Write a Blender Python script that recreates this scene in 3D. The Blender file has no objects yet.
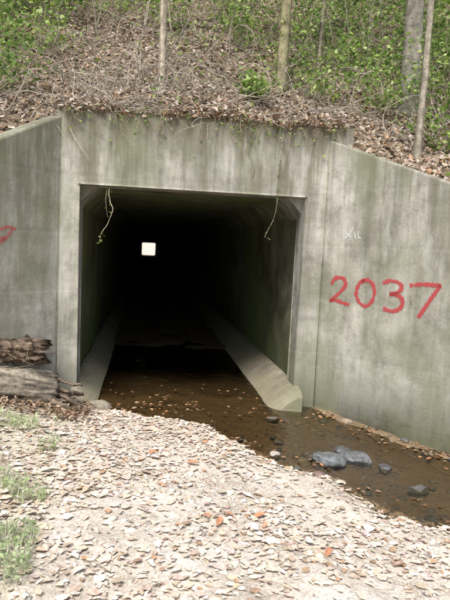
import bpy, math, numpy as np
from mathutils import Matrix, Vector
rng=np.random.default_rng(7)
S=bpy.context.scene
# ------------------------------------------------------------------ helpers
def hsh(ix,iy,seed):
    n=(ix*374761393+iy*668265263+seed*1442695041)&0x7fffffff
    n=((n^(n>>13))*1274126177)&0x7fffffff
    return ((n^(n>>16))&0xffff)/65535.0
def vnoise(x,y,seed=0):
    x=np.asarray(x,float);y=np.asarray(y,float)
    ix=np.floor(x).astype(np.int64);iy=np.floor(y).astype(np.int64)
    fx=x-ix;fy=y-iy;fx=fx*fx*(3-2*fx);fy=fy*fy*(3-2*fy)
    a=hsh(ix,iy,seed);b=hsh(ix+1,iy,seed);c=hsh(ix,iy+1,seed);d=hsh(ix+1,iy+1,seed)
    return (a*(1-fx)+b*fx)*(1-fy)+(c*(1-fx)+d*fx)*fy-0.5
def fbm(x,y,seed=0,o=4):
    r=0;a=1.0;f=1.0
    for i in range(o):
        r=r+a*vnoise(np.asarray(x)*f,np.asarray(y)*f,seed+i);a*=.5;f*=2.03
    return r
def sst(a,b,x):
    t=np.clip((np.asarray(x,float)-a)/(b-a),0,1);return t*t*(3-2*t)
class MB:
    def __init__(s): s.V=[];s.F=[];s.C=[];s.M=[];s.U=[];s.n=0
    def add(s,V,F,C,m=0,U=None):
        V=np.asarray(V,float).reshape(-1,3);F=np.asarray(F,np.int64).reshape(-1,3)
        C=np.asarray(C,float)
        if C.ndim==1:C=np.tile(C[:3],(len(V),1))
        s.V.append(V);s.F.append(F+s.n);s.C.append(C[:,:3]);s.M.append(np.full(len(F),m,np.int32))
        s.U.append(np.zeros(len(V)) if U is None else np.asarray(U,float))
        s.n+=len(V)
    def obj(s,name,mats,smooth=True,parent=None):
        V=np.concatenate(s.V);F=np.concatenate(s.F);C=np.concatenate(s.C);M=np.concatenate(s.M);U=np.concatenate(s.U)
        me=bpy.data.meshes.new(name)
        me.vertices.add(len(V));me.vertices.foreach_set('co',V.astype(np.float32).ravel())
        me.loops.add(len(F)*3);me.loops.foreach_set('vertex_index',F.astype(np.int32).ravel())
        me.polygons.add(len(F));me.polygons.foreach_set('loop_start',(np.arange(len(F))*3).astype(np.int32))
        for m in mats:me.materials.append(m)
        me.polygons.foreach_set('material_index',M)
        me.polygons.foreach_set('use_smooth',np.full(len(F),smooth))
        me.update(calc_edges=True);me.validate()
        a=me.attributes.new('col','FLOAT_COLOR','POINT')
        a.data.foreach_set('color',np.concatenate([C,np.ones((len(C),1))],1).astype(np.float32).ravel())
        a=me.attributes.new('across','FLOAT','POINT');a.data.foreach_set('value',U.astype(np.float32))
        o=bpy.data.objects.new(name,me);S.collection.objects.link(o)
        if parent:o.parent=parent
        return o
def rotm(rx,ry,rz):
    rx,ry,rz=np.broadcast_arrays(rx,ry,rz);N=len(rx)
    def z(): return np.zeros((N,3,3))
    X=z();X[:,0,0]=1;X[:,1,1]=np.cos(rx);X[:,1,2]=-np.sin(rx);X[:,2,1]=np.sin(rx);X[:,2,2]=np.cos(rx)
    Y=z();Y[:,1,1]=1;Y[:,0,0]=np.cos(ry);Y[:,0,2]=np.sin(ry);Y[:,2,0]=-np.sin(ry);Y[:,2,2]=np.cos(ry)
    Z=z();Z[:,2,2]=1;Z[:,0,0]=np.cos(rz);Z[:,0,1]=-np.sin(rz);Z[:,1,0]=np.sin(rz);Z[:,1,1]=np.cos(rz)
    return Z@Y@X
def scatter(mb,T,F,pos,R,sc,col,m=0,jit=0):
    N=len(pos);sc=np.asarray(sc,float)
    if sc.ndim==1:sc=np.repeat(sc[:,None],3,1)
    V=T[None]*sc[:,None,:]
    if jit: V=V*(1+rng.uniform(-jit,jit,(N,len(T),1)))
    V=np.einsum('nij,nkj->nki',R,V)+pos[:,None,:]
    n=len(T);FF=F[None]+(np.arange(N)*n)[:,None,None]
    mb.add(V.reshape(-1,3),FF.reshape(-1,3),np.repeat(col,n,0),m)
def tube(mb,P,rad,col,m=0,sides=6,rough=0,seed=0,caps=True,furrow=0,jag=0,fc=2.2):
    P=np.asarray(P,float);k=len(P);rad=np.broadcast_to(np.asarray(rad,float),(k,))
    T=np.gradient(P,axis=0);T/=np.linalg.norm(T,axis=1)[:,None]+1e-9
    ref=np.array([0,0,1.]) if abs(T[:,2]).mean()<.8 else np.array([1.,0,0])
    A=np.cross(T,ref);A/=np.linalg.norm(A,axis=1)[:,None]+1e-9;B=np.cross(T,A)
    th=np.arange(sides)/sides*2*np.pi
    rr=rad[:,None]*np.ones((k,sides));C=col
    if rough: rr=rr*(1+rough*2*fbm(np.arange(k)[:,None]*.35+seed*9.1,np.cos(th)[None]*2+np.sin(th)[None]*3+seed,seed,3))
    if furrow:
        thw=np.abs(((th/np.pi)%2)-1)*12+np.where(th>np.pi,31,0)
        f=fbm(np.arange(k)[:,None]*.12+seed*3.1,thw[None]+0*np.arange(k)[:,None],seed+40,4);rr=rr*(1+furrow*f)
        C=np.asarray(col)[None]*np.clip(1+fc*f.reshape(-1,1),.25,1.5);C=np.vstack([C,col,col]) if caps else C
    V=P[:,None]+rr[...,None]*(A[:,None]*np.cos(th)[None,:,None]+B[:,None]*np.sin(th)[None,:,None])
    if jag: V[0]+=T[0][None]*(-jag)*(rng.random(sides)**2)[:,None]
    V=V.reshape(-1,3);F=[]
    for i in range(k-1):
        for j in range(sides):
            a=i*sides+j;b=i*sides+(j+1)%sides;F+=[(a,b,b+sides),(a,b+sides,a+sides)]
    if caps:
        V=np.vstack([V,P[0],P[-1]]);c0=k*sides
        for j in range(sides):
            F.append((c0,(j+1)%sides,j));F.append((c0+1,(k-1)*sides+j,(k-1)*sides+(j+1)%sides))
    mb.add(V,F,C,m)
def smooth_path(P,n=8):
    P=np.asarray(P,float);Q=np.vstack([2*P[0]-P[1],P,2*P[-1]-P[-2]]);out=[]
    for i in range(len(P)-1):
        a,b,c,d=Q[i:i+4]
        for t in np.linspace(0,1,n,endpoint=False):
            out.append(.5*((2*b)+(-a+c)*t+(2*a-5*b+4*c-d)*t*t+(-a+3*b-3*c+d)*t**3))
    out.append(P[-1]);return np.array(out)
# templates
LEAF=np.array([(0,-.5,0),(-.22,-.15,.07),(-.2,.2,.06),(0,.5,-.05),(.2,.2,.08),(.22,-.15,.05),(0,-.15,0),(0,.2,.0)])
LEAFF=np.array([(0,6,1),(1,6,7),(1,7,2),(2,7,3),(0,5,6),(5,4,7),(5,7,6),(4,3,7)])
DIA=np.array([(0,-.5,0),(-.27,0,.06),(0,.5,-.04),(.27,0,.06)]);DIAF=np.array([(0,2,1),(0,3,2)])
g=(1+5**.5)/2
ICO=np.array([(-1,g,0),(1,g,0),(-1,-g,0),(1,-g,0),(0,-1,g),(0,1,g),(0,-1,-g),(0,1,-g),(g,0,-1),(g,0,1),(-g,0,-1),(-g,0,1)],float)/np.sqrt(1+g*g)
ICOF=np.array([(0,11,5),(0,5,1),(0,1,7),(0,7,10),(0,10,11),(1,5,9),(5,11,4),(11,10,2),(10,7,6),(7,1,8),(3,9,4),(3,4,2),(3,2,6),(3,6,8),(3,8,9),(4,9,5),(2,4,11),(6,2,10),(8,6,7),(9,8,1)])
def subdiv(V,F):
    V=list(map(tuple,V));c={};o=[]
    def mid(a,b):
        k=(min(a,b),max(a,b))
        if k not in c:
            p=(np.array(V[a])+np.array(V[b]))/2;p/=np.linalg.norm(p);c[k]=len(V);V.append(tuple(p))
        return c[k]
    for a,b,d in F:
        x,y,z=mid(a,b),mid(b,d),mid(d,a);o+=[(a,x,z),(b,y,x),(d,z,y),(x,y,z)]
    return np.array(V),np.array(o)
ICO2,ICO2F=subdiv(ICO,ICOF);ICO3,ICO3F=subdiv(ICO2,ICO2F);ICO4,ICO4F=subdiv(ICO3,ICO3F)
def pick(pal,N,w=None,j=.15):
    pal=np.array(pal);i=rng.choice(len(pal),N,p=None if w is None else np.array(w)/sum(w))
    return np.clip(pal[i]*rng.uniform(1-j,1+j,(N,1))*rng.uniform(.95,1.05,(N,3)),0,1)
# ------------------------------------------------------------------ materials
def newmat(name):
    m=bpy.data.materials.new(name);m.use_nodes=True;nt=m.node_tree;nt.nodes.clear()
    return m,nt,nt.nodes,nt.links
def N(ns,t,**k):
    n=ns.new(t)
    for a,b in k.items():
        if a in n.inputs: n.inputs[a].default_value=b
        else: setattr(n,a,b)
    return n
def ramp(ns,pts):
    r=ns.new('ShaderNodeValToRGB');e=r.color_ramp.elements
    while len(e)<len(pts):e.new(.5)
    for i,(p,c) in enumerate(pts):
        e[i].position=p;e[i].color=(c,c,c,1) if np.isscalar(c) else (*c,1)
    return r
def mixc(ns,ls,fac,a,b,bt='MIX'):
    n=ns.new('ShaderNodeMix');n.data_type='RGBA';n.blend_type=bt
    for i,v in ((0,fac),(6,a),(7,b)):
        if hasattr(v,'type') and hasattr(v,'links'): ls.new(v,n.inputs[i])
        elif np.isscalar(v): n.inputs[i].default_value=v
        else: n.inputs[i].default_value=(*v,1)
    return n.outputs[2]
def attr_mat(name,rough=.8,transl=0,bump=0,bscale=60,var=.25,vscale=30,spec=.3):
    m,nt,ns,ls=newmat(name)
    out=ns.new('ShaderNodeOutputMaterial');at=N(ns,'ShaderNodeAttribute',attribute_name='col')
    ob=ns.new('ShaderNodeTexCoord');nz=N(ns,'ShaderNodeTexNoise',Scale=vscale,Detail=2.0);ls.new(ob.outputs['Object'],nz.inputs['Vector'])
    r=ramp(ns,[(.3,1-var),(.7,1+var*.5)]);ls.new(nz.outputs[0],r.inputs[0])
    c=mixc(ns,ls,1.0,at.outputs['Color'],r.outputs[0],'MULTIPLY')
    p=N(ns,'ShaderNodeBsdfPrincipled',Roughness=rough);p.inputs['Specular IOR Level'].default_value=spec
    ls.new(c,p.inputs['Base Color'])
    if bump:
        n2=N(ns,'ShaderNodeTexNoise',Scale=bscale,Detail=3.0);ls.new(ob.outputs['Object'],n2.inputs['Vector'])
        b=N(ns,'ShaderNodeBump',Strength=bump,Distance=.01);ls.new(n2.outputs[0],b.inputs['Height']);ls.new(b.outputs[0],p.inputs['Normal'])
    if transl:
        t=ns.new('ShaderNodeBsdfTranslucent');ls.new(c,t.inputs[0]);mx=N(ns,'ShaderNodeMixShader');mx.inputs[0].default_value=transl
        ls.new(p.outputs[0],mx.inputs[1]);ls.new(t.outputs[0],mx.inputs[2]);ls.new(mx.outputs[0],out.inputs[0])
    else: ls.new(p.outputs[0],out.inputs[0])
    return m
M_leaf=attr_mat('green_leaves',.5,.4,vscale=3,var=.2)
M_dry=attr_mat('dry_leaves',.9,0,vscale=50,var=.3,spec=.15)
M_stone=attr_mat('pebble',.85,0,0,90,.3,40)
M_wet=attr_mat('wet_stone',.4,0,.5,60,.45,25,.4)
M_wood=attr_mat('weathered_wood',.9,0,.6,60,.4,25,.15)
M_bark=attr_mat('bark',.9,0,.8,45,.45,14,.15)
def concrete(name,base,dark,green,inner=False):
    m,nt,ns,ls=newmat(name);out=ns.new('ShaderNodeOutputMaterial')
    p=N(ns,'ShaderNodeBsdfPrincipled',Roughness=.88);p.inputs['Specular IOR Level'].default_value=.25
    ge=ns.new('ShaderNodeNewGeometry')
    P=ge.outputs['Position']
    def nz(scale,vec=(1,1,1),det=4.0,rough=.6,dist=0.0):
        mp=ns.new('ShaderNodeMapping');mp.inputs['Scale'].default_value=vec;ls.new(P,mp.inputs[0])
        n=N(ns,'ShaderNodeTexNoise',Scale=scale,Detail=det,Roughness=rough,Distortion=dist);ls.new(mp.outputs[0],n.inputs['Vector']);return n.outputs[0]
    def math2(op,a,b):
        n=ns.new('ShaderNodeMath');n.operation=op
        for i,v in enumerate((a,b)):
            if np.isscalar(v):n.inputs[i].default_value=v
            else: ls.new(v,n.inputs[i])
        return n.outputs[0]
    big=nz(.9,det=5.0,dist=1.0);streak=nz(6,(1,1,.10),5.0,.65);fine=nz(50,det=4.0,rough=.7);blot=nz(4.5,det=6.0,rough=.7)
    r1=ramp(ns,[(.38,dark),(.58,base)]);ls.new(big,r1.inputs[0])
    r2=ramp(ns,[(.32,.5),(.5,.92),(.68,1.12)]);ls.new(streak,r2.inputs[0])
    c=mixc(ns,ls,.75,r1.outputs[0],r2.outputs[0],'MULTIPLY')
    r3=ramp(ns,[(.3,.7),(.55,1.0),(.8,1.15)]);ls.new(fine,r3.inputs[0]);c=mixc(ns,ls,.6,c,r3.outputs[0],'MULTIPLY')
    r4=ramp(ns,[(.36,.5),(.55,1.0),(.7,1.12)]);ls.new(blot,r4.inputs[0]);c=mixc(ns,ls,.7,c,r4.outputs[0],'MULTIPLY')
    sx=ns.new('ShaderNodeSeparateXYZ');ls.new(P,sx.inputs[0]);z=sx.outputs[2]
    if not inner:
        drip=nz(3.4,(1,1,.08),5.0,.7)
        up=ramp(ns,[(0,0.0),(1,1.0)]);ls.new(math2('MULTIPLY',math2('SUBTRACT',z,.5),.46),up.inputs[0])
        dr=ramp(ns,[(.41,0.0),(.58,1.0)]);ls.new(drip,dr.inputs[0])
        c=mixc(ns,ls,math2('MULTIPLY',math2('MULTIPLY',dr.outputs[0],up.outputs[0]),.92),c,(.155,.145,.10))
        zz=math2('ADD',z,math2('MULTIPLY',blot,.5))
        rt=ramp(ns,[(0,0.0),(1,1.0)]);ls.new(math2('MULTIPLY',math2('SUBTRACT',zz,2.98),2.6),rt.inputs[0])
        c=mixc(ns,ls,math2('MULTIPLY',rt.outputs[0],.85),c,(.12,.105,.07))
        ef=ramp(ns,[(.55,0.0),(.69,1.0)]);ls.new(nz(4,(1,1,.25),5.0,.65),ef.inputs[0])
        c=mixc(ns,ls,math2('MULTIPLY',ef.outputs[0],.5),c,(.62,.61,.57))
    zb=math2('SUBTRACT',z,math2('MULTIPLY',blot,.9 if inner else .6))
    rb=ramp(ns,[(.0,1.0),(1.0,0.0)]);ls.new(math2('MULTIPLY',math2('ADD',zb,.36),1.2 if inner else 2.0),rb.inputs[0])
    c=mixc(ns,ls,math2('MULTIPLY',rb.outputs[0],.92),c,green)
    rg=ramp(ns,[(.44,0.0),(.62,1.0)]);ls.new(nz(1.1,(1,1,.6),5.0,.65),rg.inputs[0])
    c=mixc(ns,ls,math2('MULTIPLY',rg.outputs[0],.85 if inner else .6),c,(.15,.2,.065) if inner else (.21,.22,.13))
    vo=N(ns,'ShaderNodeTexVoronoi',Scale=22.0);ls.new(P,vo.inputs['Vector'])
    rv=ramp(ns,[(.05,0.45),(.12,1.0)]);ls.new(vo.outputs['Distance'],rv.inputs[0]);c=mixc(ns,ls,.35,c,rv.outputs[0],'MULTIPLY')
    ls.new(c,p.inputs['Base Color'])
    w=math2('PINGPONG',z,.3);rl=ramp(ns,[(.0,0.0),(.03,1.0)]);ls.new(w,rl.inputs[0])
    h=math2('ADD',math2('MULTIPLY',fine,.5),math2('ADD',math2('MULTIPLY',blot,.9),math2('ADD',math2('MULTIPLY',rl.outputs[0],.2),math2('MULTIPLY',rv.outputs[0],.4))))
    b=N(ns,'ShaderNodeBump',Strength=.5,Distance=.012);ls.new(h,b.inputs['Height']);ls.new(b.outputs[0],p.inputs['Normal'])
    ls.new(p.outputs[0],out.inputs[0]);return m
M_conc=concrete('concrete_weathered',(.56,.54,.48),(.37,.355,.30),(.06,.058,.035))
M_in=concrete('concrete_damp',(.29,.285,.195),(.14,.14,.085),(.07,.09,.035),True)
M_curb=concrete('concrete_curb',(.42,.38,.31),(.28,.255,.2),(.27,.235,.165))
def ground_mat(name,c1,c2,c3,sc=25,bump=.6):
    m,nt,ns,ls=newmat(name);out=ns.new('ShaderNodeOutputMaterial');p=N(ns,'ShaderNodeBsdfPrincipled',Roughness=.95)
    p.inputs['Specular IOR Level'].default_value=.15
    ge=ns.new('ShaderNodeNewGeometry')
    n1=N(ns,'ShaderNodeTexNoise',Scale=2.0,Detail=6.0);ls.new(ge.outputs['Position'],n1.inputs['Vector'])
    v=N(ns,'ShaderNodeTexVoronoi',Scale=float(sc));ls.new(ge.outputs['Position'],v.inputs['Vector'])
    n2=N(ns,'ShaderNodeTexNoise',Scale=70.0,Detail=3.0);ls.new(ge.outputs['Position'],n2.inputs['Vector'])
    r=ramp(ns,[(.35,c1),(.55,c2),(.7,c3)]);ls.new(n1.outputs[0],r.inputs[0])
    sh=ns.new('ShaderNodeSeparateColor');ls.new(v.outputs['Color'],sh.inputs[0])
    r2=ramp(ns,[(0,.7),(1,1.15)]);ls.new(sh.outputs[0],r2.inputs[0])
    c=mixc(ns,ls,.8,r.outputs[0],r2.outputs[0],'MULTIPLY')
    r3=ramp(ns,[(.3,.7),(.7,1.15)]);ls.new(n2.outputs[0],r3.inputs[0]);c=mixc(ns,ls,.8,c,r3.outputs[0],'MULTIPLY')
    at=N(ns,'ShaderNodeAttribute',attribute_name='col');c=mixc(ns,ls,1.0,c,at.outputs['Color'],'MULTIPLY')
    ls.new(c,p.inputs['Base Color'])
    b=N(ns,'ShaderNodeBump',Strength=bump,Distance=.02);ls.new(v.outputs['Distance'],b.inputs['Height']);ls.new(b.outputs[0],p.inputs['Normal'])
    ls.new(p.outputs[0],out.inputs[0]);return m
M_ground=ground_mat('gravel_soil',(.54,.47,.39),(.64,.57,.49),(.7,.64,.57),60,.2)
M_hill=ground_mat('hill_soil',(.14,.105,.07),(.22,.17,.12),(.3,.25,.19),12)
m,nt,ns,ls=newmat('stream_water');M_water=m
out=ns.new('ShaderNodeOutputMaterial');ge=ns.new('ShaderNodeNewGeometry')
n1=N(ns,'ShaderNodeTexNoise',Scale=7.0,Detail=3.0,Distortion=.8);ls.new(ge.outputs['Position'],n1.inputs['Vector'])
b=N(ns,'ShaderNodeBump',Strength=.35,Distance=.03);ls.new(n1.outputs[0],b.inputs['Height'])
fr=N(ns,'ShaderNodeFresnel',IOR=1.55);ls.new(b.outputs[0],fr.inputs['Normal'])
tr=ns.new('ShaderNodeBsdfTransparent');tr.inputs[0].default_value=(.70,.64,.53,1)
gl=N(ns,'ShaderNodeBsdfGlossy',Roughness=.05);ls.new(b.outputs[0],gl.inputs['Normal'])
mx=ns.new('ShaderNodeMixShader');ls.new(fr.outputs[0],mx.inputs[0]);ls.new(tr.outputs[0],mx.inputs[1]);ls.new(gl.outputs[0],mx.inputs[2]);ls.new(mx.outputs[0],out.inputs[0])
def paint(name,col,thr=.42,mxa=.85):
    m,nt,ns,ls=newmat(name);out=ns.new('ShaderNodeOutputMaterial');p=N(ns,'ShaderNodeBsdfPrincipled',Roughness=.7);p.inputs['Base Color'].default_value=(*col,1)
    ge=ns.new('ShaderNodeNewGeometry');at=N(ns,'ShaderNodeAttribute',attribute_name='across')
    n=N(ns,'ShaderNodeTexNoise',Scale=45.0,Detail=5.0,Roughness=.7);ls.new(ge.outputs['Position'],n.inputs['Vector'])
    a=ns.new('ShaderNodeMath');a.operation='ADD';ls.new(at.outputs['Fac'],a.inputs[0]);ls.new(n.outputs[0],a.inputs[1])
    r=ramp(ns,[(thr+.25,0.0),(thr+.6,mxa)]);ls.new(a.outputs[0],r.inputs[0])
    t=ns.new('ShaderNodeBsdfTransparent');mx=ns.new('ShaderNodeMixShader');ls.new(r.outputs[0],mx.inputs[0]);ls.new(t.outputs[0],mx.inputs[1]);ls.new(p.outputs[0],mx.inputs[2]);ls.new(mx.outputs[0],out.inputs[0])
    return m
M_red=paint('red_spray_paint',(.5,.06,.065),.48,.78);M_red2=paint('faded_red_paint',(.55,.12,.11),.5,.6);M_white=paint('white_chalk',(.8,.8,.8),.42,.65)
# ------------------------------------------------------------------ terrain functions
EDGE=np.array([(-1.3,130),(-1.25,.4),(-1.12,-.05),(-.75,-.30),(.05,-.72),(.54,-1.42),(.95,-1.92),(1.60,-2.5),(3,-3.6),(8,-6),(80,-9)],float)
def edge_d(x,y):
    x=np.asarray(x,float);y=np.asarray(y,float);best=np.full(np.broadcast(x,y).shape,1e9);sg=np.ones_like(best)
    for (ax,ay),(bx,by) in zip(EDGE[:-1],EDGE[1:]):
        dx,dy=bx-ax,by-ay;t=np.clip(((x-ax)*dx+(y-ay)*dy)/(dx*dx+dy*dy),0,1)
        d=np.hypot(x-ax-t*dx,y-ay-t*dy);cr=dx*(y-ay)-dy*(x-ax)
        k=d<best;best=np.where(k,d,best);sg=np.where(k,np.where(cr>0,-1,1),sg)
    return best*sg
def wlev(x,y):
    p=np.asarray(x,float)-np.minimum(np.asarray(y,float),0)*.5
    return -.15*sst(.6,3.2,p)*(np.asarray(y)<3)
def wallgap(x,y): return ((-(np.asarray(x)-1.45)*1.191)-y)*.643
def gz(x,y):
    x=np.asarray(x,float);y=np.asarray(y,float)
    d=edge_d(x,y)+.22*fbm(x*1.6,y*1.6,5,3);w=wlev(x,y)
    z=w-.05+.06*fbm(x*3,y*3,11,4)
    z=z+.10*sst(-.12,.35,d)+.08*sst(.3,1.6,d)+.03*fbm(x*2.2,y*2.2,3,4)*sst(0,.5,d)
    wg=wallgap(x,y)+.16*fbm(x*2,y*2,61,3)
    z=z+.06*sst(.3,.08,wg)*sst(1.2,1.6,x)*(y<0)
    z=z+.075*sst(2.2,4.5,y+.6*fbm(x*2,y,19,2))
    z=z+(.2*sst(-1.0,-2.2,x))*sst(.1,.6,d)*(y<1)
    z=z+.25*sst(2.0,3.2,-d)*sst(2,3.5,x)
    z=z+3.2*sst(103,111,y)*(abs(x)<40)  # bank added past the outlet so bright ground fills the tunnel exit
    return z
def yb(x):
    x=np.asarray(x,float)
    r=np.minimum(.25,.077-(x-1.542)*1.191);l=np.minimum(.25,.077-(-x-1.542)*1.191)
    return np.maximum(np.minimum(r,l),-2.87)
def hz(x,y):
    x=np.asarray(x,float);y=np.asarray(y,float)
    kn=.45+.25*sst(-1.0,-1.6,x)
    z=3.0+np.where(y<.3,kn*(y-.3),.6*(y-.3))
    z=np.where(y>18,3+.6*17.7+(y-18)*0,z)
    amp=.12+.4*sst(.5,4,y)
    z=z+amp*fbm(x*.7,y*.7,21,4)*sst(.2,1.2,y)+.06*fbm(x*3,y*3,31,3)
    z=z+.24*np.exp(-(((x+.62)/.4)**2+((y-.7)/.35)**2))
    side=sst(0,3,y-yb(x));o=(x>4.02)|(x<-4.02)
    z=np.where(o,z*side-.1*(1-side),z)
    end=np.where(abs(x)<24,2.95,-.3)
    z=z+(end-z)*sst(80,99,y)
    return z
def grid(xs,yf,fn,mb,colf=None,m=0):
    X=np.repeat(np.asarray(xs)[:,None],yf.shape[1],1);Z=fn(X,yf);nx,ny=X.shape
    V=np.stack([X,yf,Z],-1).reshape(-1,3);i,j=np.meshgrid(np.arange(nx-1),np.arange(ny-1),indexing='ij');a=(i*ny+j).ravel()
    F=np.concatenate([np.stack([a,a+ny,a+ny+1],1),np.stack([a,a+ny+1,a+1],1)])
    C=np.ones((len(V),3)) if colf is None else colf(V)
    mb.add(V,F,C,m)
def gcol(V):
    d=edge_d(V[:,0],V[:,1]);w=sst(.2,-.12,d+.25*fbm(V[:,0]*2,V[:,1]*2,9,3))[:,None]
    w=w*(V[:,1:2]<99)  # ground kept pale past the outlet to whiten the far opening
    brown=np.array([.36,.30,.215]);c=1*(1-w)+brown*w
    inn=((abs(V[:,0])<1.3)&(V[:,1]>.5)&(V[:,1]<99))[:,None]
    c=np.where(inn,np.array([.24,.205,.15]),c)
    wl=(sst(-.9,-1.4,V[:,0])*sst(-6,-5,V[:,1]))[:,None];c=c*(1-.35*wl)+.35*wl*np.array([.6,.62,.4]);return c
mb=MB()
xs=np.concatenate([np.linspace(-300,-12,12),np.linspace(-11,-3.2,20),np.arange(-3,4.5,.035),np.linspace(4.6,12,26),np.linspace(13,300,14)])
ys=np.concatenate([np.linspace(-300,-14,12),np.linspace(-13,-5.6,20),np.arange(-5.4,1.6,.035),np.linspace(1.65,12,60),np.linspace(14,96,16),np.linspace(99,115,17),np.linspace(150,500,6)])
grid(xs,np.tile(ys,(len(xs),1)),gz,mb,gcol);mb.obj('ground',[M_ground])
mb=MB()
xs=np.concatenate([np.linspace(-150,-14,10),np.linspace(-13,-5,16),np.arange(-4.8,-4.1,.2),[-4.03,-4.01],np.arange(-3.9,-1.7,.1),np.arange(-1.7,1.75,.07),np.arange(1.8,4.0,.1),[4.01,4.03],np.arange(4.2,6,.2),np.linspace(6.2,14,24),np.linspace(15,150,10)])
v=np.concatenate([np.linspace(0,1,120)**1.6*.22,np.linspace(.225,1,60)])
Y0=yb(xs);YF=Y0[:,None]+v[None]*(100.2-Y0[:,None])
grid(xs,YF,hz,mb);mb.obj('hillside',[M_hill])
mb=MB()
xs=np.concatenate([np.arange(-1.6,5,.12),np.linspace(5.2,60,20)]);ys=np.concatenate([np.linspace(-12,-4,14),np.linspace(-3.9,.2,36)])
grid(xs,np.tile(ys,(len(xs),1)),wlev,mb)
grid(np.array([-1.24,0,1.24]),np.tile(np.array([.2,1,3,6.]),(3,1)),lambda x,y:x*0,mb)
mb.obj('stream',[M_water])
# ------------------------------------------------------------------ culvert
def bm_obj(name,verts,faces,mat,parent=None,bevel=0):
    me=bpy.data.meshes.new(name);me.from_pydata(verts,[],faces);me.materials.append(mat);me.update()
    o=bpy.data.objects.new(name,me);S.collection.objects.link(o)
    if parent:o.parent=parent
    if bevel:
        b=o.modifiers.new('bevel','BEVEL');b.width=bevel;b.segments=2;b.limit_method='ANGLE'
    return o
culv=bpy.data.objects.new('concrete_box_culvert',None);S.collection.objects.link(culv)
def headwall(name,y0,y1,xl=-1.42,xr=1.70):
    X=[xl,-1.2,1.21,xr];Z=[-.6,2.31,3.07];vs=[];idx={}
    for k,y in enumerate((y0,y1)):
        for i,x in enumerate(X):
            for j,z in enumerate(Z): idx[(i,j,k)]=len(vs);vs.append((x,y,z))
    f=[]
    for i,j in [(0,0),(0,1),(1,1),(2,0),(2,1)]:
        f.append([idx[(i,j,0)],idx[(i+1,j,0)],idx[(i+1,j+1,0)],idx[(i,j+1,0)]])
        f.append([idx[(i,j,1)],idx[(i,j+1,1)],idx[(i+1,j+1,1)],idx[(i+1,j,1)]])
    def side(p,q): f.append([idx[(*p,0)],idx[(*p,1)],idx[(*q,1)],idx[(*q,0)]])
    for p,q in [((0,0),(0,1)),((0,1),(0,2)),((0,2),(1,2)),((1,2),(2,2)),((2,2),(3,2)),((3,2),(3,1)),((3,1),(3,0)),((3,0),(2,0)),((2,0),(2,1)),((2,1),(1,1)),((1,1),(1,0)),((1,0),(0,0))]: side(p,q)
    return bm_obj(name,vs,f,M_conc,culv,.022)
headwall('headwall',0,.28);headwall('outlet_headwall',100.0,100.3,-24,24)
prof=[(-1.24,-.6),(-1.24,2.12),(-1.02,2.33),(1.03,2.33),(1.25,2.12),(1.25,-.6)]
yy=[.20]+[.9+2.0*i for i in range(50)]+[100.1]
vs=[];f=[]
for y in yy:
    for x,z in prof: vs.append((x,y,z))
n=len(prof)
for i in range(len(yy)-1):
    for j in range(n-1): a=i*n+j;f.append([a,a+1,a+n+1,a+n])
bm_obj('barrel',vs,f,M_in,culv)
for sx in (-1,1):
    v=[];cx=1.2 if sx<0 else 1.21
    tri=[(sx*(cx+.06),2.35),(sx*(cx-.20),2.35),(sx*(cx+.06),2.08)]
    for y in (.12,.75):
        for x,z in tri:v.append((x,y,z))
    bm_obj('haunch',v,[[0,1,2],[5,4,3],[0,3,4,1],[1,4,5,2],[2,5,3,0]],M_conc,culv,.006)
for sx in (-1,1):
    mb=MB();c0=1.2 if sx<0 else 1.23
    ys=np.concatenate([[-.22,-.17,-.08,0],np.linspace(.3,6,14),np.linspace(8,100,10)])
    V=[]
    prof=[(.03,-.2),(.03,.22),(-.05,.20),(-.24,.08),(-.33,.0),(-.35,-.2)] if sx>0 else [(.03,-.2),(.03,.21),(-.03,.19),(-.16,.08),(-.24,.0),(-.26,-.2)]
    for k,y in enumerate(ys):
        s=[.60,.86,.97,1][k] if k<4 else 1
        for a,b in prof:
            nn=.016*float(fbm(y*2+a*9,b*5+sx,4,3));bb=b*s if b>0 else b
            V.append((sx*(c0+a*(s if a<0 else 1)+nn),y,bb+nn))
    n=len(prof);F=[]
    for i in range(len(ys)-1):
        for j in range(n-1):
            a=i*n+j;q=[a,a+1,a+n+1,a+n];q=q if sx>0 else q[::-1];F+=[(q[0],q[1],q[2]),(q[0],q[2],q[3])]
    for j in range(1,n-1):F.append((0,j,j+1))
    mb.add(V,F,(1,1,1));mb.obj('curb',[M_curb],smooth=False,parent=culv)
WD=(.643,-.766)
def wing(name,sx,x0,z0,slope,L=4.0,th=.26):
    A=np.array([x0,0.0]);D=np.array([WD[0]*sx,WD[1]]);Nn=np.array([.766*sx,.643])
    vs=[]
    for off in (0,th):
        for s in (0,L):
            p=A+D*s+Nn*off
            vs.append((p[0],p[1],-.7));vs.append((p[0],p[1],z0-slope*s))
    f=[[0,2,3,1],[4,5,7,6],[1,3,7,5],[2,6,7,3],[0,1,5,4],[0,4,6,2]]
    if sx<0:f=[q[::-1] for q in f]
    return bm_obj(name,vs,f,M_conc,culv,.022)
wing('wing_wall',1,1.45,2.95,.378);wing('wing_wall',-1,-1.40,3.0,.5)
mb=MB();tube(mb,[(1.449,0,-.3),(1.449,0,2.95)],.005,(1,1,1),sides=5);tube(mb,[(-1.399,0,-.3),(-1.399,0,2.99)],.004,(1,1,1),sides=5);mb.obj('construction_joint',[M_in],parent=culv)
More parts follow.
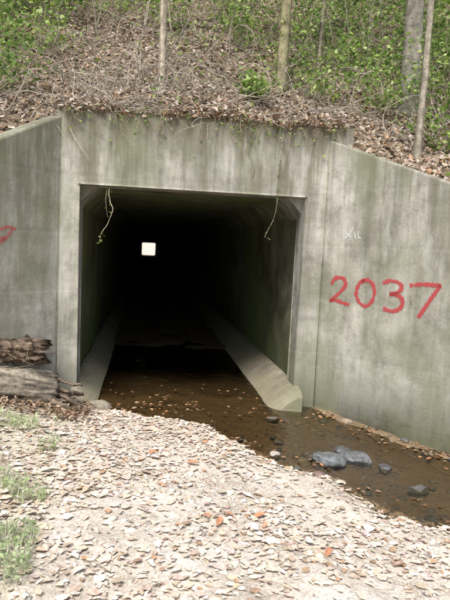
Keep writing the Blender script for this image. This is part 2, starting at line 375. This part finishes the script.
# ------------------------------------------------------------------ graffiti
def ribbon(mb,pts,w,sx,x0,n=10):
    P=smooth_path(np.array(pts,float),n);T=np.gradient(P,axis=0);T/=np.linalg.norm(T,axis=1)[:,None]+1e-9;Nn=np.stack([-T[:,1],T[:,0]],1)
    k=len(P);ww=w*(1+.5*fbm(np.arange(k)*.3,np.zeros(k)+pts[0][0]*7,3,3));V=[];U=[]
    for o,u in ((-1,0),(-.45,.55),(.45,.55),(1,0)):
        Q=P+Nn*(ww*o)[:,None]
        for s,z in Q:
            V.append((x0+WD[0]*sx*s-.766*sx*.004,WD[1]*s-.643*.004,z));U.append(u)
    F=[]
    for r in range(3):
        for i in range(k-1):a=r*k+i;F+=[(a,a+1,a+k+1),(a,a+k+1,a+k)]
    mb.add(V,F,(1,1,1),U=U)
mb=MB()
for st in [
  [(.135,1.375),(.18,1.445),(.27,1.455),(.315,1.40),(.28,1.33),(.2,1.25),(.13,1.19)],[(.125,1.195),(.22,1.205),(.30,1.185),(.375,1.175)],
  [(.54,1.45),(.47,1.40),(.45,1.30),(.49,1.21),(.57,1.18),(.64,1.24),(.66,1.34),(.62,1.43),(.54,1.455),(.50,1.43)],
  [(.75,1.43),(.82,1.465),(.92,1.45),(.955,1.40),(.90,1.345),(.83,1.325)],[(.83,1.33),(.92,1.325),(.975,1.27),(.95,1.19),(.86,1.155),(.77,1.175)],
  [(1.04,1.43),(1.14,1.45),(1.25,1.455),(1.355,1.455)],[(1.35,1.46),(1.29,1.36),(1.22,1.24),(1.15,1.12)]]: ribbon(mb,st,.031,1,1.45)
mb.obj('graffiti_number',[M_red])
mb=MB()
for st in [[(.54,1.80),(.62,1.82),(.72,1.79)],[(.58,1.81),(.63,1.74),(.72,1.66)],[(.66,1.70),(.72,1.71),(.8,1.68)]]: ribbon(mb,st,.024,-1,-1.40)
mb.obj('graffiti_mark',[M_red2])
mb=MB()
for st in [[(.26,1.98),(.30,1.92),(.35,1.90)],[(.36,2.0),(.32,1.93),(.28,1.88)],[(.38,1.95),(.40,1.88)],[(.42,1.96),(.43,1.90),(.46,1.89)]]: ribbon(mb,st,.010,1,1.45)
mb.obj('chalk_mark',[M_white])
# ------------------------------------------------------------------ gravel and leaf litter
def dens(n,x0,x1,y0,y1): return rng.uniform(x0,x1,n),rng.uniform(y0,y1,n)
mb=MB()
x,y=dens(18000,-3.0,3.0,-5.2,.2);d=edge_d(x,y)+.15*fbm(x*2,y*2,8,3)
k=(d>-.05)&(rng.random(len(x))<np.clip(.22+1.8*fbm(x*1.5,y*1.5,44,3),.05,1));x=x[k];y=y[k]
sz=np.exp(rng.normal(math.log(.008),.5,len(x)));sz=np.clip(sz,.004,.035)
pos=np.stack([x,y,gz(x,y)+sz*.05],1)
col=pick([(.62,.57,.5),(.54,.48,.42),(.7,.65,.58),(.42,.37,.31),(.56,.46,.38),(.32,.29,.26)],len(x),[4,3,2.5,1.6,2,.7])
scatter(mb,ICO,ICOF,pos,rotm(rng.uniform(-.4,.4,len(x)),rng.uniform(-.4,.4,len(x)),rng.uniform(0,6.28,len(x))),np.stack([sz*rng.uniform(.9,1.6,len(x)),sz,sz*rng.uniform(.4,.8,len(x))],1),col,0,.22)
mb.obj('gravel',[M_stone])
mb=MB()
x,y=dens(2200,-1.2,3.2,-3.6,.6);d=edge_d(x,y);k=(d<.1)&(y<-.25);k&=rng.random(len(x))<np.where(x>.6,.7,.3);k&=(x<1.5)|(wallgap(x,y)>.04);x=x[k];y=y[k]
sz=np.clip(np.exp(rng.normal(math.log(.016),.55,len(x))),.007,.05)
scatter(mb,ICO2,ICO2F,np.stack([x,y,gz(x,y)+sz*.1],1),rotm(x*0,x*0,rng.uniform(0,6.28,len(x))),np.stack([sz*1.4,sz,sz*.6],1),pick([(.16,.13,.1),(.25,.2,.15),(.12,.12,.12),(.3,.25,.18)],len(x)),0,.12)
mb.obj('streambed_pebbles',[M_wet])
DRY=[(.66,.56,.45),(.56,.45,.34),(.74,.67,.57),(.4,.28,.19),(.52,.32,.19),(.63,.5,.41),(.7,.6,.52)]
mb=MB()
x,y=dens(33000,-3.2,3.0,-5.2,.1);d=edge_d(x,y);k=(d>-.02)&(rng.random(len(x))<np.clip(.6+1.2*fbm(x*1.3,y*1.3,66,3),.15,1));x=x[k];y=y[k];n=len(x)
sz=np.clip(np.exp(rng.normal(math.log(.042),.36,n)),.018,.09)
scatter(mb,LEAF,LEAFF,np.stack([x,y,gz(x,y)+.004+rng.uniform(0,.012,n)],1),rotm(rng.normal(0,.13,n),rng.normal(0,.13,n),rng.uniform(0,6.28,n)),np.stack([sz*rng.uniform(.7,1.9,n),sz,sz*rng.uniform(.2,1.6,n)],1),pick(DRY,n,[5,3.2,4,.8,.35,3,3.5],.16),0,.2)
for (px,py) in [(-.02,-3.05),(.05,-2.95),(-.1,-2.1),(.25,-2.9),(.6,-3.2),(-.4,-1.9)]:
    scatter(mb,LEAF,LEAFF,np.array([[px,py,float(gz(px,py))+.025]]),rotm([.2],[.3],[px*20]),np.array([[.08,.10,.10]]),np.array([[.52,.25,.14]]))
mb.obj('fallen_leaves',[M_dry])
mb=MB()
for i in range(300):
    x=rng.uniform(-1.6,2);y=rng.uniform(-4.6,-.5)
    if edge_d(x,y)<.02: continue
    a=rng.uniform(0,6.28);l=rng.uniform(.4,1.9);g0=float(gz(x,y))
    tube(mb,np.array([(x,y,g0+.014),(x+math.cos(a)*.05*l,y+math.sin(a)*.05*l,g0+.02),(x+math.cos(a+.3)*.12*l,y+math.sin(a+.3)*.12*l,g0+.018)]),.0018,np.array([.36,.28,.2])*rng.uniform(.6,1.4),0,4)
mb.obj('twig_litter',[M_wood])
mb=MB()
x,y=dens(12000,-1.2,3.4,-4.0,.9);d=edge_d(x,y)+.2*fbm(x*3,y*3,12,3);dw=wallgap(x,y)
pw=np.zeros(len(x))
pw=np.maximum(pw,np.where((x>1.2)&(dw>.04)&(dw<.5),.7*np.clip(1-dw/.5,0,1)+.05,0))
pw=np.maximum(pw,np.where((d<.14)&(d>-.2),.16,0))
pw=np.maximum(pw,np.where((abs(x)<1.0)&(y>-.9)&(y<.9)&(d<0),.07,0))
pw=np.maximum(pw,np.where((abs(x+.4)<.7)&(abs(y+.15)<.22)&(d<0),.3,0))
pw=pw*(vnoise(x*4,y*4,77)>-.1)
k=(rng.random(len(x))<pw)&((x<1.5)|(dw>.03));x=x[k];y=y[k]
z=np.maximum(gz(x,y),wlev(x,y))+.006
sz=rng.uniform(.03,.065,len(x))
scatter(mb,LEAF,LEAFF,np.stack([x,y,z],1),rotm(rng.normal(0,.15,len(x)),rng.normal(0,.15,len(x)),rng.uniform(0,6.28,len(x))),np.stack([sz*1.3,sz,sz*.6],1),pick([(.36,.18,.08),(.2,.11,.06),(.42,.24,.12),(.12,.07,.045),(.34,.24,.16)],len(x)))
mb.obj('wet_leaves',[M_dry])
mb=MB()
x,y=dens(90000,-7,8,-2.5,12);k=(y>yb(x)+.02)&(rng.random(len(x))<np.clip(1.25-.08*y,.4,1));x=x[k];y=y[k];n=len(x)
z=hz(x,y);sz=rng.uniform(.04,.09,n)
HL=[(.42,.33,.25),(.31,.22,.145),(.5,.43,.36),(.19,.125,.08),(.4,.25,.15),(.46,.38,.32)]
scatter(mb,LEAF,LEAFF,np.stack([x,y,z+rng.uniform(.0,.05,n)],1),rotm(.5+rng.normal(0,.5,n),rng.normal(0,.5,n),rng.uniform(-.6,.6,n))@rotm(x*0,x*0,rng.uniform(0,6.28,n)),np.stack([sz*rng.uniform(.7,1.5,n),sz,sz*rng.uniform(.5,2.5,n)],1),pick(HL,n,[4,3,3,2,1,3],.25))
n=2200;x=rng.uniform(-1.42,1.68,n);k=fbm(x*2.2,x*0,71,3)>-.28;x=x[k];n=len(x);y=rng.beta(1.5,1.2,n)*.38-.07
hh=.16*np.clip(fbm(x*2.2,x*0,71,3)+.28,0,1)
scatter(mb,LEAF,LEAFF,np.stack([x,y,3.075+rng.uniform(0,1,n)*(.02+hh)-.04*(y<0)],1),rotm(rng.normal(0,.5,n),rng.normal(0,.5,n),rng.uniform(0,6.28,n)),np.full((n,3),.06)*rng.uniform(.7,1.3,(n,1)),pick(HL,n))
mb.obj('leaf_litter',[M_dry])
# ------------------------------------------------------------------ vegetation
GR=[(.2,.33,.07),(.13,.23,.05),(.3,.43,.11),(.4,.52,.18),(.09,.17,.035)]
BR=[(.42,.56,.16),(.32,.46,.1),(.54,.66,.26),(.2,.33,.07),(.12,.22,.05)]
def leaves(mb,pos,sz,pal=GR,w=None,m=1,tpl=0):
    n=len(pos);T,F=(DIA,DIAF) if tpl==0 else (LEAF,LEAFF)
    s=sz*rng.uniform(.5,1.3,n)
    scatter(mb,T,F,pos,rotm(rng.normal(0,.7,n),rng.normal(0,.7,n),rng.uniform(0,6.28,n)),np.stack([s*1.25,s,s],1),pick(pal,n,w,.2),m)
def branch(mb,p,dirv,L,r,col,seed,m=0,n=6,sides=5,droop=0.0,wob=.12):
    pts=[np.array(p,float)];d=np.array(dirv,float);d/=np.linalg.norm(d)
    R=np.random.default_rng(seed)
    for i in range(n):
        d=d+R.normal(0,wob,3)+np.array([0,0,-droop]);d/=np.linalg.norm(d);pts.append(pts[-1]+d*L/n)
    pts=np.array(pts);tube(mb,pts,np.linspace(r,r*.3,len(pts)),col,m,sides);return pts
def tree(x,y,h,r,lean=(0,0),col=(.3,.27,.22),nb=14,first=.35,lsz=.1,nl=110,name='tree',seed=0,crown=1.0,pal=GR):
    mb=MB();R=np.random.default_rng(seed+100);z0=float(hz(x,y))-.15;n=16
    t=np.linspace(0,1,n);P=np.stack([x+lean[0]*h*t+.12*np.cumsum(R.normal(0,.25,n))*t,y+lean[1]*h*t+.1*np.cumsum(R.normal(0,.25,n))*t,z0+h*t],1)
    P=smooth_path(P,6);tt=np.linspace(0,1,len(P));rad=r*(1-.75*tt)+r*.5*np.exp(-tt*h/.18)
    tube(mb,P,rad,col,0,14,.12,seed,furrow=.05,fc=.6)
    for b in range(nb):
        f=R.uniform(first,.98);i=int(f*(len(P)-1));a=R.uniform(0,6.28);L=crown*h*.28*(1.15-f)*R.uniform(.6,1.3)+.4
        pts=branch(mb,P[i],(math.cos(a),math.sin(a),R.uniform(.1,.8)),L,rad[i]*.45,col,seed*77+b,0)
        for q in range(3):
            j=R.integers(2,len(pts));a2=a+R.uniform(-1.2,1.2)
            p2=branch(mb,pts[j],(math.cos(a2),math.sin(a2),R.uniform(-.1,.6)),L*.5,rad[i]*.18,col,seed*77+b*5+q+1000,0,4,4)
            m=nl//3;c=p2[R.integers(1,len(p2),m)]+R.normal(0,.16+.05*L,(m,3))*np.array([1,1,.55]);leaves(mb,c,np.full(m,lsz),pal)
    return mb.obj(name,[M_bark,M_leaf])
tree(-.36,1.32,8,.048,(-.012,.01),(.42,.36,.28),10,.5,nl=70,seed=1)
tree(1.29,1.89,11,.078,(.004,.02),(.26,.24,.14),12,.4,nl=70,seed=2)
tree(2.37,-.2,9,.042,(.035,.03),(.3,.27,.21),10,.4,nl=60,seed=3)
tree(3.0,1.5,13,.13,(.0,.02),(.3,.28,.23),14,.4,nl=70,seed=4)
tree(1.98,2.5,8,.036,(.01,.02),(.28,.25,.19),10,.3,nl=70,seed=5)
tree(3.3,.6,8,.05,(.05,.0),(.26,.24,.2),10,.3,nl=60,seed=6)
tree(-2.9,3.4,9,.06,(-.02,.0),(.3,.27,.2),12,.15,seed=7)
bgp=[(-5.5,7),(-3.6,9.5),(-1.6,8),(-.2,11.5),(1.8,8.4),(3.2,12),(4.8,7.5),(6.8,10),(5.2,4),(-4.6,4.6),(.8,14),(-2.6,14),(7.6,6)]
for i,(x,y) in enumerate(bgp): tree(x,y,float(rng.uniform(5,9)),float(rng.uniform(.04,.11)),(float(rng.normal(0,.03)),0),(.25,.22,.17),15,.05,lsz=.12,nl=80,seed=20+i,pal=BR)
def shrub(x,y,h,nst=6,nl=60,lsz=.06,seed=0,pal=GR,spread=.5,name='shrub'):
    mb=MB();R=np.random.default_rng(seed+500);z=float(hz(x,y))-.03
    for s in range(nst):
        a=R.uniform(0,6.28);pts=branch(mb,(x+R.normal(0,.06),y+R.normal(0,.06),z),(math.cos(a)*spread,math.sin(a)*spread,1),h*R.uniform(.6,1.1),.007+h*.003,(.38,.32,.24),seed*31+s,0,8,5,.05,.16)
        for q in range(4):
            j=R.integers(2,len(pts));a2=R.uniform(0,6.28)
            p2=branch(mb,pts[j],(math.cos(a2),math.sin(a2),.4),h*.35,.004,(.38,.32,.24),seed*31+s*9+q+7000,0,5,4,.05,.2)
            m=nl//4;c=p2[R.integers(1,len(p2),m)]+R.normal(0,.05+.04*h,(m,3));leaves(mb,c,np.full(m,lsz),pal)
    return mb.obj(name,[M_bark,M_leaf])
sh=[(-2.6,1.6,1.1),(-2.0,2.6,1.1),(-2.9,2.8,1.5),(-2.2,4.6,1.5),(-3.6,3.9,1.6),(.8,1.35,.4),(1.6,2.2,1.0),(1.75,1.5,.95),(2.2,2.7,1.2),(1.0,4.9,1.3),
 (3.3,1.3,1.3),(3.7,.4,1.1),(3.9,2.1,1.6),(2.9,3.4,1.5),(4.4,3.2,1.6),(3.1,5.2,1.6),(-.5,6.3,1.4),(1.6,6.6,1.8),(-2.4,7,1.8),(-4.2,6.2,2),(4.8,5.6,2),(.4,8.4,2),(-1.4,9.8,2.2),(2.6,9.5,2.2),(-3.6,9,2.2),(5,9,2.2),(3.4,-.6,.9),(2.9,.1,.6),
 (-2.3,1.0,.8),(.9,3.2,.8),(2.5,1.3,.8),(-1.2,5.0,1.1),(2.3,4.4,1.3),(3.0,2.4,1.2),(-3.0,5.6,1.8),(-.2,4.2,.8)]
for i,(x,y,h) in enumerate(sh): shrub(x,y,h,6 if h<1.3 else 8,80 if h<1.3 else 120,.065 if h<1.5 else .085,i,BR if i%4 else GR)
def sapling(x,y,h,seed):
    mb=MB();R=np.random.default_rng(seed);z=float(hz(x,y))-.05
    c=np.array([.42,.37,.29])*R.uniform(.6,1.2);pts=branch(mb,(x,y,z),(R.normal(0,.15),R.normal(0,.12),1),h,.008+.003*h,c,seed,0,12,6,0,.07)
    for q in range(8):
        j=R.integers(3,len(pts));a2=R.uniform(0,6.28);p2=branch(mb,pts[j],(math.cos(a2),math.sin(a2),.5),h*.25,.004,c,seed+q+50,0,5,4,.03,.15)
        m=12;cc=p2[R.integers(1,len(p2),m)]+R.normal(0,.07,(m,3));leaves(mb,cc,np.full(m,.065),BR)
    return mb.obj('sapling',[M_bark,M_leaf])
for i in range(34):
    x=rng.uniform(-3.6,4.6);y=rng.uniform(1.6,7)
    sapling(x,y,rng.uniform(1.0,3.0),3000+i*13)
mb=MB()
x,y=dens(15000,-7,8,-2,11);k=(y>yb(x)+.1)&(fbm(x*.9,y*.9,91,4)>.28-.05*np.clip(y,0,6)-.03*np.abs(x));x=x[k];y=y[k]
leaves(mb,np.stack([x,y,hz(x,y)+rng.uniform(.03,.25,len(x))],1),np.full(len(x),.06),BR,m=0)
mb.obj('ground_cover',[M_leaf])
mb=MB()
for i in range(1500):
    x=rng.uniform(-4,5);y=.2+6.5*rng.random()**1.4
    if y<yb(x)+.1: continue
    z=float(hz(x,y))+rng.uniform(0,.08);a=rng.uniform(0,6.28)
    c=np.array([.52,.46,.38])*rng.uniform(.35,1.2)
    branch(mb,(x,y,z),(math.cos(a),math.sin(a)*.9,rng.uniform(.0,.9)+.5*math.sin(a)),rng.uniform(.25,1.3),rng.uniform(.002,.008),c,9000+i,0,7,4,rng.uniform(0,.12),.16)
mb.obj('fallen_twigs',[M_wood])
mb=MB()
for i in range(110):
    x=rng.uniform(-1.7,-.2) if i<60 else rng.uniform(-2.5,2.6);y=rng.uniform(.6,1.7) if i<60 else rng.uniform(.8,4);z=float(hz(x,y))
    w=rng.uniform(.3,.9);h=rng.uniform(.12,.5);a=rng.uniform(-.8,.8)
    t=np.linspace(0,math.pi,14);P=np.stack([x+w*.5*(1-np.cos(t))*math.cos(a),y+w*.4*(1-np.cos(t))*math.sin(a),z+h*np.sin(t)],1)+np.cumsum(rng.normal(0,.024,(14,3)),0)
    tube(mb,P,.004*rng.uniform(.6,1.8),np.array([.48,.41,.34])*rng.uniform(.4,1.2),0,5)
mb.obj('dead_vines',[M_wood])
mb=MB()
def vine(pts,r,col,nl=0,sz=.035):
    P=smooth_path(np.array(pts,float),6);P+=np.cumsum(rng.normal(0,.0025,P.shape),0);P[:,1]=np.where(P[:,2]<3.05,np.minimum(P[:,1],-.012) if P[0,2]>2.6 else P[:,1],P[:,1]);tube(mb,P,np.linspace(r,r*.5,len(P)),col,0,5)
    if nl:
        c=P[rng.integers(0,len(P),nl)]+rng.normal(0,.015,(nl,3))-np.array([0,.012,0]);leaves(mb,c,np.full(nl,sz),BR)
vine([(-.9,.02,2.30),(-.9,-.01,2.2),(-.86,-.02,2.08),(-.9,-.02,1.95),(-.97,-.02,1.82),(-.99,-.02,1.72)],.006,(.42,.38,.26),12,.035)
vine([(-.92,.02,2.31),(-.93,-.02,2.1),(-.91,-.02,1.98)],.003,(.35,.3,.2),5,.03)
vine([(.55,.15,3.1),(.56,-.02,3.04),(.54,-.02,2.8),(.62,-.02,2.6),(.58,-.02,2.5)],.003,(.3,.25,.18),6,.02)
vine([(.93,.2,3.12),(.92,-.02,3.03),(.90,-.02,2.7),(.89,-.02,2.4),(.88,-.03,2.1),(.80,-.03,1.9),(.78,-.03,1.83)],.004,(.4,.36,.26),20,.035)
for i in range(105):
    x=rng.uniform(-1.36,1.65);L=abs(rng.normal(.06,.19))+.04
    vine([(x+.05,.25,3.12),(x,.02,3.12),(x+rng.normal(0,.02),-.025,3.04),(x+rng.normal(0,.05),-.03,3.05-L*.6),(x+rng.normal(0,.07),-.03,3.05-L)],.003,np.array([.35,.28,.2])*rng.uniform(.5,1.3),int(rng.integers(0,7)),.035)
mb.obj('hanging_vine',[M_wood,M_leaf])
mb=MB()
for i in range(420):
    x=rng.normal(-.62,.2) if i<190 else rng.uniform(-1.3,1.6);y=rng.uniform(.08,.55);z=max(3.08,float(hz(x,max(y,.3))))+rng.uniform(-.01,.09)
    branch(mb,(x,y,z),(rng.normal(0,1),-.6,rng.normal(-.12,.25)),rng.uniform(.12,.4),rng.uniform(.002,.007),np.array([.58,.5,.4])*rng.uniform(.35,1.1),40+i,0,6,4,.08,.2)
mb.obj('exposed_roots',[M_wood])
# weeds, left foreground
mb=MB()
n=5200;x=-.98-np.abs(rng.normal(0,.4,n));y=rng.uniform(-4.6,-1.2,n);k=(x+.2*fbm(y*2,x*2,3,3)<-1.0)&(fbm(x*2.6,y*2.6,15,3)>-.03);x=x[k];y=y[k];n=len(x)
z=gz(x,y);h=rng.uniform(.03,.12,n);a=rng.uniform(0,6.28,n);b=rng.uniform(.3,1.4,n)*h
w=.002;dx=np.cos(a);dy=np.sin(a)
V=np.stack([np.stack([x-dy*w,y+dx*w,z],1),np.stack([x+dy*w,y-dx*w,z],1),np.stack([x+dx*b*.35-dy*w,y+dy*b*.35+dx*w,z+h*.6],1),np.stack([x+dx*b*.35+dy*w,y+dy*b*.35-dx*w,z+h*.6],1),np.stack([x+dx*b,y+dy*b,z+h*.9],1)],1)
F=np.array([(0,1,3),(0,3,2),(2,3,4)])[None]+(np.arange(n)*5)[:,None,None]
mb.add(V.reshape(-1,3),F.reshape(-1,3),np.repeat(pick([(.55,.58,.4),(.65,.64,.5),(.7,.66,.54),(.42,.5,.26)],n),5,0))
k=rng.random(n)<.9
leaves(mb,np.stack([x,y,z+h*.7],1)[k],np.full(k.sum(),.03),[(.52,.62,.34),(.62,.68,.46),(.4,.5,.24)],m=0,tpl=1)
mb.obj('weeds',[M_leaf])
# ------------------------------------------------------------------ rocks
def rock(name,x,y,s,rz,col,seed,mat=M_wet,sink=.3):
    T=ICO4.copy();q=T*1.0
    R=np.random.default_rng(seed)
    for i in range(9):
        nrm=R.normal(size=3);nrm/=np.linalg.norm(nrm);dd=R.uniform(.62,.88);pr=q@nrm;q=q-np.maximum(pr-dd,0)[:,None]*nrm*.92
    nn=fbm(T[:,0]*2.3+seed*3.7+T[:,2],T[:,1]*2.3-T[:,2]*.8+seed,seed,4);q=q*(1+.22*nn)[:,None]
    mb=MB();scatter(mb,q,ICO4F,np.array([[x,y,float(max(gz(x,y),wlev(x,y)-.02))+s[2]*(1-sink)-.02]]),rotm([.05],[.08],[rz]),np.array([s]),np.array([col]))
    return mb.obj(name,[mat],smooth=True)
rock('rock',1.12,-1.58,(.17,.11,.07),.1,(.16,.17,.175),1);rock('rock',1.42,-1.46,(.15,.10,.06),-.6,(.14,.145,.15),2);rock('rock',1.36,-1.27,(.10,.07,.045),.4,(.11,.11,.11),3)
rock('rock',1.62,-1.62,(.07,.06,.04),.4,(.1,.1,.1),4);rock('rock',.66,-1.5,(.07,.05,.035),.9,(.46,.42,.36),5,M_stone);rock('rock',1.75,-2.0,(.10,.07,.035),.3,(.13,.13,.12),6);rock('rock',.86,-.5,(.09,.05,.03),.2,(.12,.11,.1),7)
rock('rock',-.93,-.25,(.14,.10,.07),.2,(.3,.27,.21),9,M_stone)
for i in range(8):
    t=rng.random();rock('rock',.5+1.7*t+rng.normal(0,.12),-.9-1.3*t+rng.normal(0,.15),(rng.uniform(.03,.06),rng.uniform(.025,.05),rng.uniform(.015,.03)),rng.uniform(0,3),np.array([.17,.15,.13])*rng.uniform(.6,1.6),30+i)
# ------------------------------------------------------------------ logs / driftwood
def log(name,a,b,r0,r1,col,seed,rough=.05,sides=96,n=60,furrow=.05,jag=.05,fc=2.1):
    mb=MB();a=np.array(a);b=np.array(b);t=np.linspace(0,1,n)[:,None];P=a+(b-a)*t
    rr=np.linspace(r0,r1,n);rr[0]*=.9
    tube(mb,P,rr,col,0,sides,rough,seed,furrow=furrow,jag=jag,fc=fc);return mb.obj(name,[M_wood])
log('fallen_log',(-1.38,-.46,.24),(-2.9,-1.2,.50),.185,.22,(.27,.235,.185),5)
log('rotten_log',(-1.55,-.26,.60),(-2.5,-.8,.72),.12,.17,(.17,.125,.09),8,.26,furrow=.28,jag=.16)
mb=MB()
for i in range(12):
    a=np.array([rng.uniform(-1.62,-1.32),rng.uniform(-.6,-.32),rng.uniform(.1,.36)]);L=rng.uniform(.25,.5);dv=np.array([1,rng.uniform(-.4,.4),rng.uniform(-.55,.05)]);b=a+dv/np.linalg.norm(dv)*L
    b[2]=max(b[2],float(gz(b[0],b[1]))+.03);r=rng.uniform(.012,.036)
    t=np.linspace(0,1,16)[:,None];P=a+(b-a)*t+np.cumsum(rng.normal(0,.006,(16,3)),0)
    rr=r*np.concatenate([np.linspace(1,.95,12),np.array([.9,.8,.7,.5])]);tube(mb,P,rr,np.array([.22,.17,.125])*rng.uniform(.4,1.4),0,18,.35,i,furrow=.3,jag=.02,fc=1.8)
mb.obj('driftwood_debris',[M_wood])
mb=MB()
n=1500;x=rng.uniform(-2.1,-.95,n);y=rng.uniform(-1.1,-.15,n);z=gz(x,y)+rng.uniform(0,.08,n)
scatter(mb,LEAF,LEAFF,np.stack([x,y,z],1),rotm(rng.normal(0,.5,n),rng.normal(0,.5,n),rng.uniform(0,6.28,n)),np.full((n,3),.05),pick([(.3,.2,.13),(.18,.12,.075),(.42,.32,.23)],n))
for i in range(110):
    x=rng.uniform(-1.9,-1.0);y=rng.uniform(-.8,-.2);zz=float(gz(x,y))+.03+(rng.uniform(.1,.4) if x<-1.55 else 0);branch(mb,(x,y,zz),(rng.normal(),rng.normal(),.3),rng.uniform(.1,.35),.0035,np.array([.3,.23,.16])*rng.uniform(.5,1.4),8800+i,0,5,4)
mb.obj('leaf_debris',[M_dry])
mb=MB();branch(mb,(2.05,-1.0,1.25),(-.35,.3,.9),.45,.004,(.5,.42,.3),55,0,8,4);mb.obj('climbing_stem',[M_wood])
# ------------------------------------------------------------------ light
el,az=math.radians(56),math.radians(205)
dirs=Vector((math.sin(az)*math.cos(el),math.cos(az)*math.cos(el),math.sin(el)))
sd=bpy.data.lights.new('sun','SUN');sd.energy=4.5;sd.angle=math.radians(30);sd.color=(1,.97,.92)
so=bpy.data.objects.new('sun',sd);S.collection.objects.link(so);so.rotation_euler=dirs.to_track_quat('Z','Y').to_euler()
w=bpy.data.worlds.new('World');S.world=w;w.use_nodes=True;nt=w.node_tree;bg=nt.nodes['Background'];sk=nt.nodes.new('ShaderNodeTexSky');sk.sky_type='NISHITA';sk.sun_disc=False;sk.sun_elevation=el;sk.sun_rotation=az;sk.air_density=1.0;sk.dust_density=3.0
nt.links.new(sk.outputs[0],bg.inputs[0]);bg.inputs[1].default_value=.15
# ------------------------------------------------------------------ camera
th,ph,ro=math.radians(7.93),math.radians(4.92),math.radians(2.7)
F=Vector((math.sin(th)*math.cos(ph),math.cos(th)*math.cos(ph),-math.sin(ph)));R=Vector((math.cos(th),-math.sin(th),0));U=R.cross(F)
cx=math.cos(ro)*R+math.sin(ro)*U;cy=-math.sin(ro)*R+math.cos(ro)*U
cd=bpy.data.cameras.new('camera');co=bpy.data.objects.new('camera',cd);S.collection.objects.link(co)
M=Matrix((( cx.x,cy.x,-F.x,-.5),(cx.y,cy.y,-F.y,-6.3),(cx.z,cy.z,-F.z,1.7),(0,0,0,1)));co.matrix_world=M
cd.sensor_fit='VERTICAL';cd.sensor_height=36;cd.lens=35;cd.clip_start=.05;cd.clip_end=1500;S.camera=co
S.view_settings.view_transform='Standard';S.view_settings.look='None';S.view_settings.exposure=0
